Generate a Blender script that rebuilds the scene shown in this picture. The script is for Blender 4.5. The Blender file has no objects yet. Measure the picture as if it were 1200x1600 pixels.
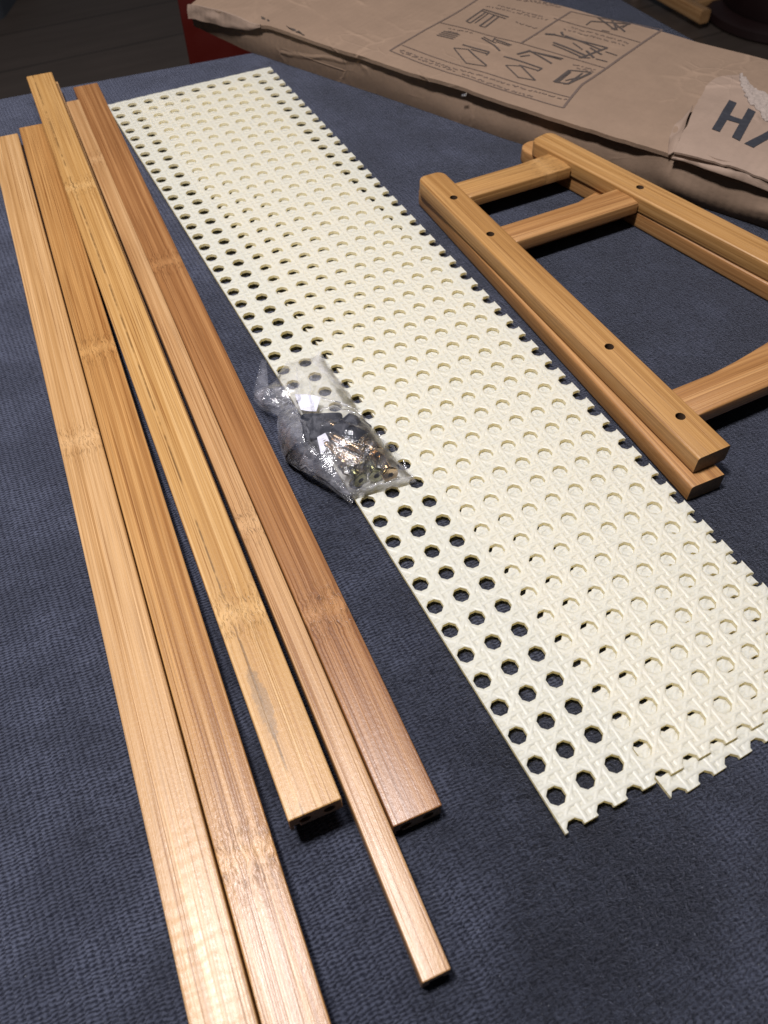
import bpy, bmesh, math, random
from mathutils import Vector, Matrix, noise
from mathutils.geometry import tessellate_polygon, delaunay_2d_cdt
random.seed(7)
S = bpy.context.scene
C = bpy.context.scene.collection

# ------------------------------------------------------------------ camera
cam_d = bpy.data.cameras.new('camera'); cam = bpy.data.objects.new('camera', cam_d); C.objects.link(cam)
CAM = Vector((-0.11466, -0.76623, 0.35005))
RX = (0.891688, -0.452429, -0.014166); RY = (-0.362696, -0.695409, -0.620369); RZ = (0.270822, 0.558314, -0.784182)
m = Matrix.Identity(4)
for i in range(3):
    m[i][0] = RX[i]; m[i][1] = -RY[i]; m[i][2] = -RZ[i]; m[i][3] = CAM[i]
cam.matrix_world = m
cam_d.sensor_fit = 'VERTICAL'; cam_d.sensor_height = 36.0; cam_d.sensor_width = 27.0
cam_d.lens = 36.0 * 1275.8 / 1600.0
cam_d.clip_start = 0.02; cam_d.clip_end = 50
cam_d.dof.use_dof = True; cam_d.dof.focus_distance = 0.44; cam_d.dof.aperture_fstop = 15.0
S.camera = cam
S.render.resolution_x = 768; S.render.resolution_y = 1024

# ------------------------------------------------------------------ light
W = bpy.data.worlds.new('World'); S.world = W; W.use_nodes = True
bg = W.node_tree.nodes['Background']; bg.inputs['Color'].default_value = (0.82, 0.88, 1.0, 1); bg.inputs['Strength'].default_value = 0.045
ld = bpy.data.lights.new('ceiling_lamp', 'AREA'); ld.shape = 'DISK'; ld.size = 0.20; ld.energy = 27.5; ld.color = (1.0, 0.958, 0.955)
lamp = bpy.data.objects.new('ceiling_lamp', ld); C.objects.link(lamp)
lamp.location = (-0.30, -0.41, 1.45)
ld2 = bpy.data.lights.new('ceiling_lamp', 'AREA'); ld2.shape = 'DISK'; ld2.size = 0.34; ld2.energy = 9; ld2.color = (0.97, 0.95, 1.0)
lamp2 = bpy.data.objects.new('ceiling_lamp', ld2); C.objects.link(lamp2); lamp2.location = (0.12, -0.34, 1.5)
S.view_settings.view_transform = 'Standard'; S.view_settings.look = 'None'; S.view_settings.exposure = 0.0; S.view_settings.gamma = 1.0
S.render.engine = 'CYCLES'
S.cycles.max_bounces = 10; S.cycles.transparent_max_bounces = 24; S.cycles.transmission_bounces = 8

# ------------------------------------------------------------------ helpers
def tag(o, label=None, cat=None, group=None, kind=None):
    if label: o['label'] = label
    if cat: o['category'] = cat
    if group: o['group'] = group
    if kind: o['kind'] = kind
    return o
def empty(name, loc=(0, 0, 0), rz=0.0):
    o = bpy.data.objects.new(name, None); C.objects.link(o); o.location = loc; o.rotation_euler = (0, 0, rz); o.empty_display_size = 0.01
    return o
def link(name, me, mat=None, parent=None, smooth=False, angle=None):
    o = bpy.data.objects.new(name, me); C.objects.link(o)
    if mat and not me.materials: me.materials.append(mat)
    if parent: o.parent = parent
    if smooth:
        for p in me.polygons: p.use_smooth = True
        if angle: me.set_sharp_from_angle(angle=math.radians(angle))
    return o
def mesh(name, vs, fs):
    me = bpy.data.meshes.new(name); me.from_pydata([tuple(v) for v in vs], [], fs); me.validate(); me.update()
    bm = bmesh.new(); bm.from_mesh(me); bmesh.ops.recalc_face_normals(bm, faces=bm.faces); bm.to_mesh(me); bm.free()
    return me
def rounded_rect(x0, x1, y0, y1, r, seg=4):
    pts = []
    for cx, cy, a0 in ((x1 - r, y1 - r, 0), (x0 + r, y1 - r, 90), (x0 + r, y0 + r, 180), (x1 - r, y0 + r, 270)):
        for k in range(seg + 1):
            a = math.radians(a0 + 90 * k / seg); pts.append((cx + r * math.cos(a), cy + r * math.sin(a)))
    return pts
def circle(cx, cy, r, n=14): return [(cx + r * math.cos(-2 * math.pi * k / n), cy + r * math.sin(-2 * math.pi * k / n)) for k in range(n)]
def inset_outline(pts, d, keep=()):
    # pts anticlockwise; move every point inwards by d along its mean normal
    out = []; n = len(pts)
    for i, p in enumerate(pts):
        a = Vector(pts[i - 1]); b = Vector(p); c = Vector(pts[(i + 1) % n])
        e1 = (b - a).normalized(); e2 = (c - b).normalized()
        nn = Vector((-(e1.y + e2.y), e1.x + e2.x))
        if nn.length < 1e-6: nn = Vector((-e1.y, e1.x))
        nn.normalize(); k = 1.0 / max(0.5, nn.dot(Vector((-e1.y, e1.x))))
        q = b + nn * d * k
        if i in keep: q.y = b.y
        out.append((q.x, q.y))
    return out
def prism(rings, holes_top=(), depth=0.008, axis='z'):
    """rings: list of (outline, height) bottom to top; caps both ends, blind holes sunk into the top cap."""
    vs = []; fs = []
    n = len(rings[0][0])
    for pts, h in rings:
        for x, y in pts: vs.append((x, y, h))
    for r in range(len(rings) - 1):
        for i in range(n):
            j = (i + 1) % n; fs.append((r * n + i, r * n + j, (r + 1) * n + j, (r + 1) * n + i))
    bot = [Vector((x, y, 0)) for x, y in rings[0][0]]
    for t in tessellate_polygon([bot]): fs.append(tuple(t))
    top = [Vector((x, y, 0)) for x, y in rings[-1][0]]; ht = rings[-1][1]
    base = (len(rings) - 1) * n
    loops = [top]; idx = list(range(base, base + n))
    for hp in holes_top:
        st = len(vs); vs += [(x, y, ht) for x, y in hp]; idx += list(range(st, st + len(hp)))
        loops.append([Vector((x, y, 0)) for x, y in hp])
        sb = len(vs); vs += [(x, y, ht - depth) for x, y in hp]; k = len(hp)
        for i in range(k): fs.append((st + i, st + (i + 1) % k, sb + (i + 1) % k, sb + i))
        fs.append(tuple(range(sb, sb + k)))
    for t in tessellate_polygon(loops): fs.append(tuple(idx[i] for i in t))
    if axis == 'y':   # outline was (x, z), extruded along -y (the last ring is the end nearest the camera)
        vs = [(x, -h, z) for x, z, h in vs]
    return vs, fs

class NT:
    def __init__(s, name):
        s.mat = bpy.data.materials.new(name); s.mat.use_nodes = True; s.t = s.mat.node_tree; s.t.nodes.clear()
        s.out = s.n('ShaderNodeOutputMaterial'); s.co = s.n('ShaderNodeTexCoord')
    def n(s, typ, **kw):
        x = s.t.nodes.new(typ)
        for k, v in kw.items(): setattr(x, k, v)
        return x
    def put(s, sock, v):
        if hasattr(v, 'is_output') or isinstance(v, bpy.types.NodeSocket): s.t.links.new(v, sock)
        else:
            if isinstance(v, tuple) and len(v) == 3 and sock.type == 'RGBA': v = v + (1,)
            sock.default_value = v
    def m(s, op, a, b=None, c=None, clamp=False):
        x = s.n('ShaderNodeMath', operation=op); x.use_clamp = clamp; s.put(x.inputs[0], a)
        if b is not None: s.put(x.inputs[1], b)
        if c is not None: s.put(x.inputs[2], c)
        return x.outputs[0]
    def add(s, a, b): return s.m('ADD', a, b)
    def sub(s, a, b): return s.m('SUBTRACT', a, b)
    def mul(s, a, b): return s.m('MULTIPLY', a, b)
    def vec(s, x, y, z):
        q = s.n('ShaderNodeCombineXYZ'); s.put(q.inputs[0], x); s.put(q.inputs[1], y); s.put(q.inputs[2], z); return q.outputs[0]
    def xyz(s, v=None):
        q = s.n('ShaderNodeSeparateXYZ'); s.t.links.new(v or s.co.outputs['Object'], q.inputs[0]); return q.outputs
    def noise(s, v, scale=1.0, detail=2.0, rough=0.5, dist=0.0, col=False):
        q = s.n('ShaderNodeTexNoise'); s.put(q.inputs['Vector'], v); q.inputs['Scale'].default_value = scale; q.inputs['Detail'].default_value = detail
        q.inputs['Roughness'].default_value = rough; q.inputs['Distortion'].default_value = dist
        return q.outputs[1 if col else 0]
    def ramp(s, f, stops):
        q = s.n('ShaderNodeValToRGB'); s.put(q.inputs[0], f); e = q.color_ramp.elements
        while len(e) < len(stops): e.new(0.5)
        for el, (p, c) in zip(e, stops): el.position = p; el.color = (c if len(c) == 4 else c + (1,)) if isinstance(c, tuple) else (c, c, c, 1)
        return q.outputs[0]
    def mix(s, f, a, b, typ='MIX'):
        q = s.n('ShaderNodeMix', data_type='RGBA', blend_type=typ); s.put(q.inputs[0], f); s.put(q.inputs[6], a); s.put(q.inputs[7], b); return q.outputs[2]
    def step(s, f, lo, hi, a=0.0, b=1.0):
        q = s.n('ShaderNodeMapRange', interpolation_type='SMOOTHSTEP'); s.put(q.inputs[0], f)
        for i, v in zip((1, 2, 3, 4), (lo, hi, a, b)): q.inputs[i].default_value = v
        return q.outputs[0]
    def bump(s, h, dist, strength=1.0, normal=None):
        q = s.n('ShaderNodeBump'); s.put(q.inputs['Height'], h); q.inputs['Distance'].default_value = dist; q.inputs['Strength'].default_value = strength
        if normal: s.put(q.inputs['Normal'], normal)
        return q.outputs[0]
    def bsdf(s, **kw):
        q = s.n('ShaderNodeBsdfPrincipled')
        for k, v in kw.items(): s.put(q.inputs[k.replace('_', ' ')], v)
        return q.outputs[0]
    def done(s, sh): s.t.links.new(sh, s.out.inputs[0]); return s.mat

# ------------------------------------------------------------------ materials
def plain(name, col, rough=0.5, metal=0.0, nscale=60, namt=0.12, bump=0.0, **kw):
    k = NT(name); v = k.co.outputs['Object']; f = k.noise(v, nscale, 4, 0.6)
    c = k.mix(f, tuple(x * (1 - namt) for x in col), tuple(min(1, x * (1 + namt)) for x in col))
    a = dict(Base_Color=c, Roughness=k.step(f, 0.2, 0.8, rough * 0.85, min(1, rough * 1.15)), Metallic=metal); a.update(kw)
    if bump: a['Normal'] = k.bump(f, bump, 0.5)
    return k.done(k.bsdf(**a))

def bamboo(name, light, mid, dark, nodes=(), seed=0.0, rough=0.34, axis='y', ripple=0.0, coarse=1.0, stain=None, cracks=0.0):
    """nodes: positions of the culm rings along the piece (m, in its own axes)."""
    k = NT(name); x, y, z = k.xyz()
    if axis == 'x': x, y = y, x
    # rings of the culm disturb the grain around them
    near = None; tight = None
    for p in nodes:
        wav = k.mul(k.sub(k.noise(k.vec(k.mul(x, 260), seed, 0), 1, 3, 0.7), 0.5), 0.012)
        d = k.add(k.sub(y, p), wav)
        g = k.m('EXPONENT', k.mul(k.mul(d, d), -1 / (2 * 0.010 ** 2))); h = k.m('EXPONENT', k.mul(k.mul(d, d), -1 / (2 * 0.0032 ** 2)))
        near = g if near is None else k.m('MAXIMUM', near, g); tight = h if tight is None else k.m('MAXIMUM', tight, h)
    if near is None: near = 0.0; tight = 0.0
    wob = k.mul(k.sub(k.noise(k.vec(k.mul(x, 160), k.mul(y, 130), seed), 1, 3), 0.5), k.mul(near, 0.0052))
    drift = k.mul(k.sub(k.noise(k.vec(seed + 3.1, k.mul(y, 5), 0.0), 1, 1), 0.5), 0.0007)
    xx = k.add(k.add(x, wob), drift)
    strips = k.noise(k.vec(k.mul(xx, 270 * coarse), k.mul(y, 0.9), k.add(k.mul(z, 120), seed)), 1, 2, 0.5)
    med = k.noise(k.vec(k.mul(xx, 880 * coarse), k.mul(y, 5), k.add(k.mul(z, 500), seed + 9)), 1, 3, 0.6)
    fine = k.noise(k.vec(k.mul(xx, 2300), k.mul(y, 14), k.add(k.mul(z, 1500), seed + 20)), 1, 3, 0.65)
    lines = k.step(k.noise(k.vec(k.mul(xx, 1400), k.mul(y, 6), k.add(k.mul(z, 900), seed + 33)), 1, 2, 0.6), 0.56, 0.70)
    dash = k.step(k.noise(k.vec(k.mul(xx, 1500), k.mul(y, 190), seed + 5), 1, 2, 0.6), 0.52, 0.68)
    speck = k.step(k.noise(k.vec(k.mul(x, 1300), k.mul(y, 700), seed + 51), 1, 2, 0.5), 0.64, 0.72)
    t = k.add(k.mul(strips, 0.55), k.mul(med, 0.45))
    c = k.ramp(t, [(0.32, dark), (0.48, mid), (0.62, light)])
    c = k.mix(k.mul(k.step(fine, 0.40, 0.70), 0.52), c, tuple(v * 0.72 for v in dark))
    c = k.mix(k.mul(lines, 0.85), c, tuple(v * q for v, q in zip(dark, (0.72, 0.60, 0.50))))
    pale = k.step(k.noise(k.vec(k.mul(xx, 900), k.mul(y, 4), k.add(k.mul(z, 700), seed + 71)), 1, 2, 0.6), 0.60, 0.72)
    c = k.mix(k.mul(pale, 0.65), c, tuple(min(1, v * 1.18) for v in light))
    c = k.mix(k.mul(k.mul(dash, near), 0.85), c, tuple(v * 0.42 for v in dark))
    c = k.mix(k.mul(k.mul(tight, med), 0.95), c, tuple(min(1, v * 1.1) for v in light))
    c = k.mix(k.mul(k.mul(tight, speck), 0.9), c, tuple(v * 0.28 for v in dark))
    if cracks:
        cr = k.mul(k.step(k.m('ABSOLUTE', k.sub(xx, cracks)), 0.00022, 0.00075, 1.0, 0.0), k.step(k.noise(k.vec(0.0, k.mul(y, 30), seed), 1, 3, 0.7), 0.42, 0.55))
        c = k.mix(k.mul(cr, 0.7), c, tuple(v * 0.30 for v in dark))
    if stain:
        sx, sy = stain
        dd = k.add(k.m('POWER', k.m('DIVIDE', k.sub(x, sx), 0.0034), 2.0), k.m('POWER', k.m('DIVIDE', k.sub(y, sy), 0.019), 2.0))
        dd = k.add(dd, k.mul(k.sub(k.noise(k.co.outputs['Object'], 230, 5, 0.75), 0.5), 3.4))
        c = k.mix(k.mul(k.step(dd, 0.55, 1.05, 1.0, 0.0), 0.55), c, (0.20, 0.130, 0.075))
    rg = k.step(k.add(k.mul(fine, 0.6), k.mul(med, 0.4)), 0.3, 0.7, rough * 0.78, rough * 1.25)
    grainy = k.noise(k.vec(k.mul(x, 900), k.mul(y, 420), 0.0), 1, 3, 0.6)
    h = k.add(k.add(k.mul(fine, 0.55), k.mul(lines, -0.5)), k.add(k.mul(grainy, 0.75), k.mul(k.mul(dash, near), -0.9)))
    nrm = k.bump(h, 0.00020, 0.85)
    if ripple:
        rip = k.m('SINE', k.add(k.mul(y, 2 * math.pi / 0.0062), k.mul(k.noise(k.vec(k.mul(x, 90), k.mul(y, 40), 0), 1, 2), 7.0)))
        rip = k.mul(rip, k.mul(k.step(y, -0.315, -0.240, 1.0, 0.0), k.step(k.noise(k.vec(k.mul(x, 60), k.mul(y, 20), 4.0), 1, 2), 0.35, 0.6)))
        nrm = k.bump(rip, ripple, 0.8, nrm)
    return k.done(k.bsdf(Base_Color=c, Roughness=rg, Normal=nrm, Coat_Weight=0.22, Coat_Roughness=0.35, Specular_IOR_Level=0.5))

def end_grain(name, col):
    k = NT(name); v = k.co.outputs['Object']; f = k.noise(v, 1500, 3, 0.6); g = k.noise(v, 260, 2)
    c = k.mix(k.step(f, 0.35, 0.7), col, tuple(x * 0.5 for x in col)); c = k.mix(k.mul(g, 0.4), c, tuple(x * 0.7 for x in col))
    return k.done(k.bsdf(Base_Color=c, Roughness=0.7, Normal=k.bump(f, 0.0002, 0.6)))

def fabric():
    k = NT('velvet_upholstery'); x, y, z = k.xyz(); v = k.co.outputs['Object']
    wx = k.mul(k.sub(k.noise(k.vec(k.mul(x, 90), k.mul(y, 90), 1.0), 1, 2), 0.5), 0.0016)
    wy = k.mul(k.sub(k.noise(k.vec(k.mul(x, 120), k.mul(y, 120), 7.0), 1, 3, 0.6), 0.5), 0.0034)
    xx = k.add(x, wx); yy = k.add(y, wy)
    rib = k.m('SINE', k.mul(xx, 2 * math.pi / 0.0028))
    ribi = k.m('FLOOR', k.m('DIVIDE', xx, 0.0028))
    off = k.mul(k.m('FRACT', k.mul(k.m('SINE', k.mul(ribi, 12.9898)), 43.7)), 0.0014)
    st = k.m('SINE', k.mul(k.add(yy, off), 2 * math.pi / 0.00165))
    fur = k.noise(k.vec(k.mul(x, 600), k.mul(y, 1100), k.mul(z, 600)), 1, 4, 0.7, 0.6)
    worm = k.noise(k.vec(k.mul(xx, 300), k.mul(yy, 560), k.mul(z, 300)), 1, 3, 0.65, 1.4)
    # where the pile is brushed flat the stitch shows, elsewhere it is fuzzy
    big = k.noise(k.vec(k.mul(x, 9), k.mul(y, 9), 3.3), 1, 3, 0.55)
    mid = k.noise(k.vec(k.mul(x, 38), k.mul(y, 30), 5.3), 1, 3, 0.6)
    s0 = k.add(k.mul(k.add(x, 0.10), -3.2), k.mul(k.add(y, 0.50), 1.5))  # nap sheen put into the colour: paler to the left and far side
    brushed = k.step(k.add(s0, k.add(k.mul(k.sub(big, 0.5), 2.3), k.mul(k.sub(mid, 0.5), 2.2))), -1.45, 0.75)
    stitch = k.mul(k.add(k.mul(st, 0.60), k.mul(rib, 0.34)), k.step(brushed, 0.0, 1.0, 0.34, 0.85))
    h = k.add(stitch, k.add(k.mul(k.sub(fur, 0.5), 2.2), k.mul(k.sub(worm, 0.5), k.step(brushed, 0.0, 1.0, 4.2, 2.2))))
    pile = k.step(h, -0.75, 0.80)
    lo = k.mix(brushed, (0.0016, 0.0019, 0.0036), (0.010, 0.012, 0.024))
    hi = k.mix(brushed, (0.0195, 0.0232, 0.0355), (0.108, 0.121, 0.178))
    c = k.mix(pile, lo, hi)  # shade between the stitches put into the colour: dark lows, pale tops
    patch = k.step(k.noise(k.vec(k.mul(x, 22), k.mul(y, 26), 11.0), 1, 4, 0.6), 0.36, 0.66)
    c = k.mix(k.mul(k.sub(1.0, patch), 0.40), c, k.mix(0.5, lo, (0.004, 0.005, 0.010)))
    lint = k.step(k.noise(v, 1100, 1, 0.3), 0.765, 0.80)
    c = k.mix(k.mul(lint, 0.6), c, (0.30, 0.31, 0.34))
    return k.done(k.bsdf(Base_Color=c, Roughness=0.85, Specular_IOR_Level=0.18, Sheen_Weight=0.17, Sheen_Roughness=0.45,
                         Sheen_Tint=(0.58, 0.62, 0.82), Normal=k.bump(h, 0.0009, 0.9)))

PITCH = 0.015
def cane():
    k = NT('moulded_plastic_cane'); x, y, z = k.xyz(); v = k.co.outputs['Object']
    u = k.m('DIVIDE', x, PITCH); w = k.m('DIVIDE', y, PITCH)
    fu = k.sub(k.m('FRACT', u), 0.5); fw = k.sub(k.m('FRACT', w), 0.5)      # zero half way between holes
    def prof(d, half): # rounded strand
        q = k.m('DIVIDE', d, half); return k.m('MAXIMUM', k.sub(1.0, k.mul(q, q)), 0.0)
    def strands(a, b, sgn):
        s = k.m('SIGN', a); d = k.sub(k.m('ABSOLUTE', a), 0.128)
        p = prof(d, 0.092); wave = k.mul(k.mul(s, k.m('SINE', k.mul(b, 2 * math.pi))), sgn)
        return k.mul(p, k.add(0.70, k.mul(wave, 0.24)))
    hv = strands(fu, fw, 1.0); hh = strands(fw, fu, -1.0)
    def diag(e, along, ph):
        d = k.mul(k.m('FRACT', e), 1.0); d = k.mul(k.sub(d, 0.5), 0.7071)
        p = prof(d, 0.088); return k.mul(p, k.add(0.62, k.mul(k.m('COSINE', k.add(k.mul(along, 2 * math.pi), ph)), 0.14)))
    d1 = diag(k.add(u, w), k.sub(u, w), 0.0); d2 = diag(k.sub(u, w), k.add(u, w), math.pi)
    h = k.m('SMOOTH_MAX', k.m('SMOOTH_MAX', hv, hh, 0.06), k.m('SMOOTH_MAX', d1, d2, 0.06), 0.06)
    fine = k.noise(v, 900, 3, 0.6)
    h2 = k.add(h, k.mul(fine, 0.10))
    nrm = k.bump(h2, 0.00085, 0.80)
    tone = k.noise(v, 35, 3)
    c = k.mix(tone, (0.835, 0.855, 0.815), (0.865, 0.88, 0.84)); c = k.mix(k.step(h, 0.0, 0.5, 0.22, 0.0), c, (0.70, 0.68, 0.55))
    surf = k.bsdf(Base_Color=c, Roughness=0.36, Normal=nrm, Specular_IOR_Level=0.5)
    tr = k.n('ShaderNodeBsdfTranslucent'); tr.inputs[0].default_value = (1.0, 0.87, 0.48, 1)
    mx = k.n('ShaderNodeMixShader'); mx.inputs[0].default_value = 0.44
    k.t.links.new(surf, mx.inputs[1]); k.t.links.new(tr.outputs[0], mx.inputs[2])
    return k.done(mx.outputs[0])

def cardboard(name, col, crease=0.45):
    k = NT(name); x, y, z = k.xyz(); v = k.co.outputs['Object']
    f = k.noise(v, 45, 4, 0.6); fib = k.noise(k.vec(k.mul(x, 300), k.mul(y, 1200), k.mul(z, 1200)), 1, 3, 0.6)
    flute = k.m('SINE', k.add(k.mul(x, 2 * math.pi / 0.0068), k.mul(f, 1.2)))
    c = k.mix(f, tuple(q * 0.84 for q in col), tuple(q * 1.12 for q in col)); c = k.mix(k.mul(k.step(fib, 0.5, 0.75), 0.22), c, tuple(q * 0.62 for q in col))
    scuff = k.step(k.noise(k.vec(k.mul(x, 40), k.mul(y, 70), k.mul(z, 70)), 1, 5, 0.7), 0.60, 0.72)
    c = k.mix(k.mul(scuff, 0.25), c, tuple(min(1, q * 1.35) for q in col))
    def cr(scale, off, w, lo, hi):
        vo = k.n('ShaderNodeTexVoronoi', feature='DISTANCE_TO_EDGE'); vo.inputs['Scale'].default_value = scale
        k.put(vo.inputs['Vector'], k.vec(k.add(k.mul(x, 0.8), k.mul(k.noise(v, 30, 3), 0.03)), k.add(y, off), k.mul(z, 1.3)))
        return k.mul(k.step(vo.outputs['Distance'], 0.0, w, 1.0, 0.0), k.step(k.noise(v, 14, 2), lo, hi))
    creases = k.add(cr(14, 0.3, 0.05, 0.42, 0.62), k.mul(cr(38, 0.7, 0.06, 0.50, 0.66), 0.6))
    c = k.mix(k.mul(creases, 0.28), c, tuple(min(1, q * 1.45) for q in col))
    h = k.add(k.mul(creases, 1.6), k.add(k.mul(flute, 0.22), k.add(k.mul(k.noise(v, 70, 5, 0.6), 2.6 * crease), k.mul(fib, 0.25))))
    return k.done(k.bsdf(Base_Color=c, Roughness=0.72, Specular_IOR_Level=0.3, Normal=k.bump(h, 0.0006, 0.7)))

def film(name='clear_plastic_film', haze=0.05):
    k = NT(name); v = k.co.outputs['Object']
    h = k.add(k.noise(v, 330, 4, 0.65, 1.5), k.mul(k.noise(v, 90, 2), 1.6)); nrm = k.bump(h, 0.00045, 0.5)
    tr = k.n('ShaderNodeBsdfTransparent'); tr.inputs[0].default_value = (0.98, 0.98, 0.985, 1)
    gl = k.n('ShaderNodeBsdfGlossy'); gl.inputs['Roughness'].default_value = 0.09; gl.inputs[0].default_value = (1, 1, 1, 1); k.t.links.new(nrm, gl.inputs['Normal'])
    df = k.n('ShaderNodeBsdfDiffuse'); df.inputs[0].default_value = (0.88, 0.88, 0.97, 1); k.t.links.new(nrm, df.inputs['Normal'])
    fr = k.n('ShaderNodeFresnel'); fr.inputs[0].default_value = 1.5; k.t.links.new(nrm, fr.inputs['Normal'])
    hz = k.step(k.noise(v, 120, 4, 0.6, 0.8), 0.38, 0.75, haze * 0.4, haze * 2.0)
    m1 = k.n('ShaderNodeMixShader'); k.put(m1.inputs[0], hz); k.t.links.new(tr.outputs[0], m1.inputs[1]); k.t.links.new(df.outputs[0], m1.inputs[2])
    m2 = k.n('ShaderNodeMixShader'); k.put(m2.inputs[0], k.m('MINIMUM', k.mul(fr.outputs[0], 1.15), 1.0)); k.t.links.new(m1.outputs[0], m2.inputs[1]); k.t.links.new(gl.outputs[0], m2.inputs[2])
    return k.done(m2.outputs[0])

M_FAB = fabric(); M_CANE = cane(); M_CARD = cardboard('brown_cardboard', (0.240, 0.164, 0.114)); M_CARD2 = cardboard('brown_cardboard_flap', (0.275, 0.197, 0.150), 0.5)
M_TORN = plain('torn_cardboard_pulp', (0.30, 0.245, 0.212), 0.9, nscale=420, namt=0.35, bump=0.0016)
M_INK = plain('dark_print_ink', (0.030, 0.031, 0.038), 0.55, nscale=300, namt=0.25); M_INK2 = plain('faint_print_ink', (0.115, 0.080, 0.064), 0.7, nscale=500, namt=0.35)
M_STEEL = plain('zinc_plated_steel', (0.60, 0.50, 0.38), 0.24, 1.0, nscale=350, namt=0.25); M_COPPER = plain('yellow_zinc_plating', (0.60, 0.46, 0.31), 0.22, 1.0, nscale=350, namt=0.25)
M_OLIVE = plain('greenish_zinc_plating', (0.45, 0.45, 0.30), 0.24, 1.0, nscale=350, namt=0.25)
M_BLACK = plain('black_rubber_socket_shade', (0.006, 0.008, 0.016), 0.40, nscale=200); M_PAPER = plain('white_paper', (0.70, 0.70, 0.78), 0.6, nscale=150, namt=0.05)
M_HOLE = plain('drilled_wood', (0.090, 0.048, 0.024), 0.9, nscale=700, namt=0.4)
M_FILM = film(); M_FLAP = film('clear_plastic_film_folded', 0.09)
M_END = end_grain('cut_bamboo_end', (0.16, 0.105, 0.06))

# ------------------------------------------------------------------ the surface and what lies beyond it
TOP = [(-0.70, -1.30), (0.56, -1.30), (0.56, 0.036), (-0.70, 0.145)]
def round_poly(pts, r, seg=8):
    out = []; n = len(pts)
    for i in range(n):
        p = Vector(pts[i]); a = (Vector(pts[i - 1]) - p).normalized(); b = (Vector(pts[(i + 1) % n]) - p).normalized()
        p0 = p + a * r; p1 = p + b * r
        for k in range(seg + 1):
            t = k / seg; out.append(tuple(p0 * (1 - t) ** 2 + p * 2 * t * (1 - t) + p1 * t * t))
    return out
outl = round_poly(TOP, 0.045); rings = [(outl, -0.14)]
for k in range(9):
    a = math.pi / 2 * k / 8; rings.append((inset_outline(outl, 0.014 * (1 - math.cos(a))), -0.014 + 0.014 * math.sin(a)))
vs, fs = prism(rings)
tag(link('table_top', mesh('table_top', vs, fs), M_FAB, smooth=True, angle=40), kind='structure')
k = NT('dark_floor'); x, y, z = k.xyz(); g = k.noise(k.vec(k.mul(x, 4), k.mul(y, 26), 0), 1, 4, 0.6)
seam = k.step(k.m('ABSOLUTE', k.sub(k.m('FRACT', k.mul(y, 5.0)), 0.5)), 0.0, 0.03, 1.0, 0.0)
fc = k.mix(g, (0.050, 0.038, 0.031), (0.095, 0.074, 0.062)); fc = k.mix(k.mul(seam, 0.6), fc, (0.008, 0.007, 0.006))
M_FLOOR = k.done(k.bsdf(Base_Color=fc, Roughness=0.42, Normal=k.bump(g, 0.002, 0.3)))
me = mesh('floor', [(-6, -6, -0.45), (6, -6, -0.45), (6, 8, -0.45), (-6, 8, -0.45)], [(0, 1, 2, 3)])
tag(link('floor', me, M_FLOOR), kind='structure')

def soft_box(x0, x1, y0, y1, z0, z1, r):
    o = rounded_rect(x0, x1, y0, y1, r, 4); rr = [(inset_outline(o, r * 0.8), z0)]
    rr = [(o, z0)] + [(inset_outline(o, r * (1 - math.cos(a))), z1 - r + r * math.sin(a)) for a in (math.pi / 2 * q / 5 for q in range(6))]
    return prism(rr)
# red stool behind the table's far edge
rs = empty('stool', (0.139, 0.282, -0.45), math.radians(-14)); tag(rs, 'dark red stool behind the far table edge, under the end of the cardboard box', 'stool')
M_RED = plain('dark_red_lacquer', (0.060, 0.004, 0.002), 0.45, nscale=20, namt=0.2)
vs, fs = soft_box(0.0, 0.36, 0.0, 0.36, 0.53, 0.56, 0.008); link('seat', mesh('seat', vs, fs), M_RED, rs, True, 40)
vs, fs = soft_box(0.004, 0.356, 0.004, 0.356, 0.06, 0.527, 0.003); link('skirt', mesh('skirt', vs, fs), M_RED, rs, True, 40)
for a, b in ((0.01, 0.01), (0.31, 0.01), (0.31, 0.31), (0.01, 0.31)):
    vs, fs = soft_box(a, a + 0.04, b, b + 0.04, 0.0, 0.058, 0.002); link('leg', mesh('leg', vs, fs), M_RED, rs, True, 40)
# corner of a dark seat, top left
ds = empty('floor_cushion', (0.018, 1.56, -0.45), math.radians(-26)); tag(ds, 'corner of a dark blue grey cushion on the floor, top left of the picture', 'cushion')
M_DCU = plain('dark_blue_grey_cloth', (0.040, 0.046, 0.056), 0.85, nscale=90, namt=0.2)
vs, fs = soft_box(-0.62, 0.0, 0.02, 0.62, 0.0, 0.10, 0.035); link('cover', mesh('cover', vs, fs), M_DCU, ds, True, 40)
vs, fs = soft_box(-0.612, -0.008, 0.012, 0.612, 0.045, 0.052, 0.002); link('piping', mesh('piping', vs, fs), M_DCU, ds, True, 40)

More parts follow.
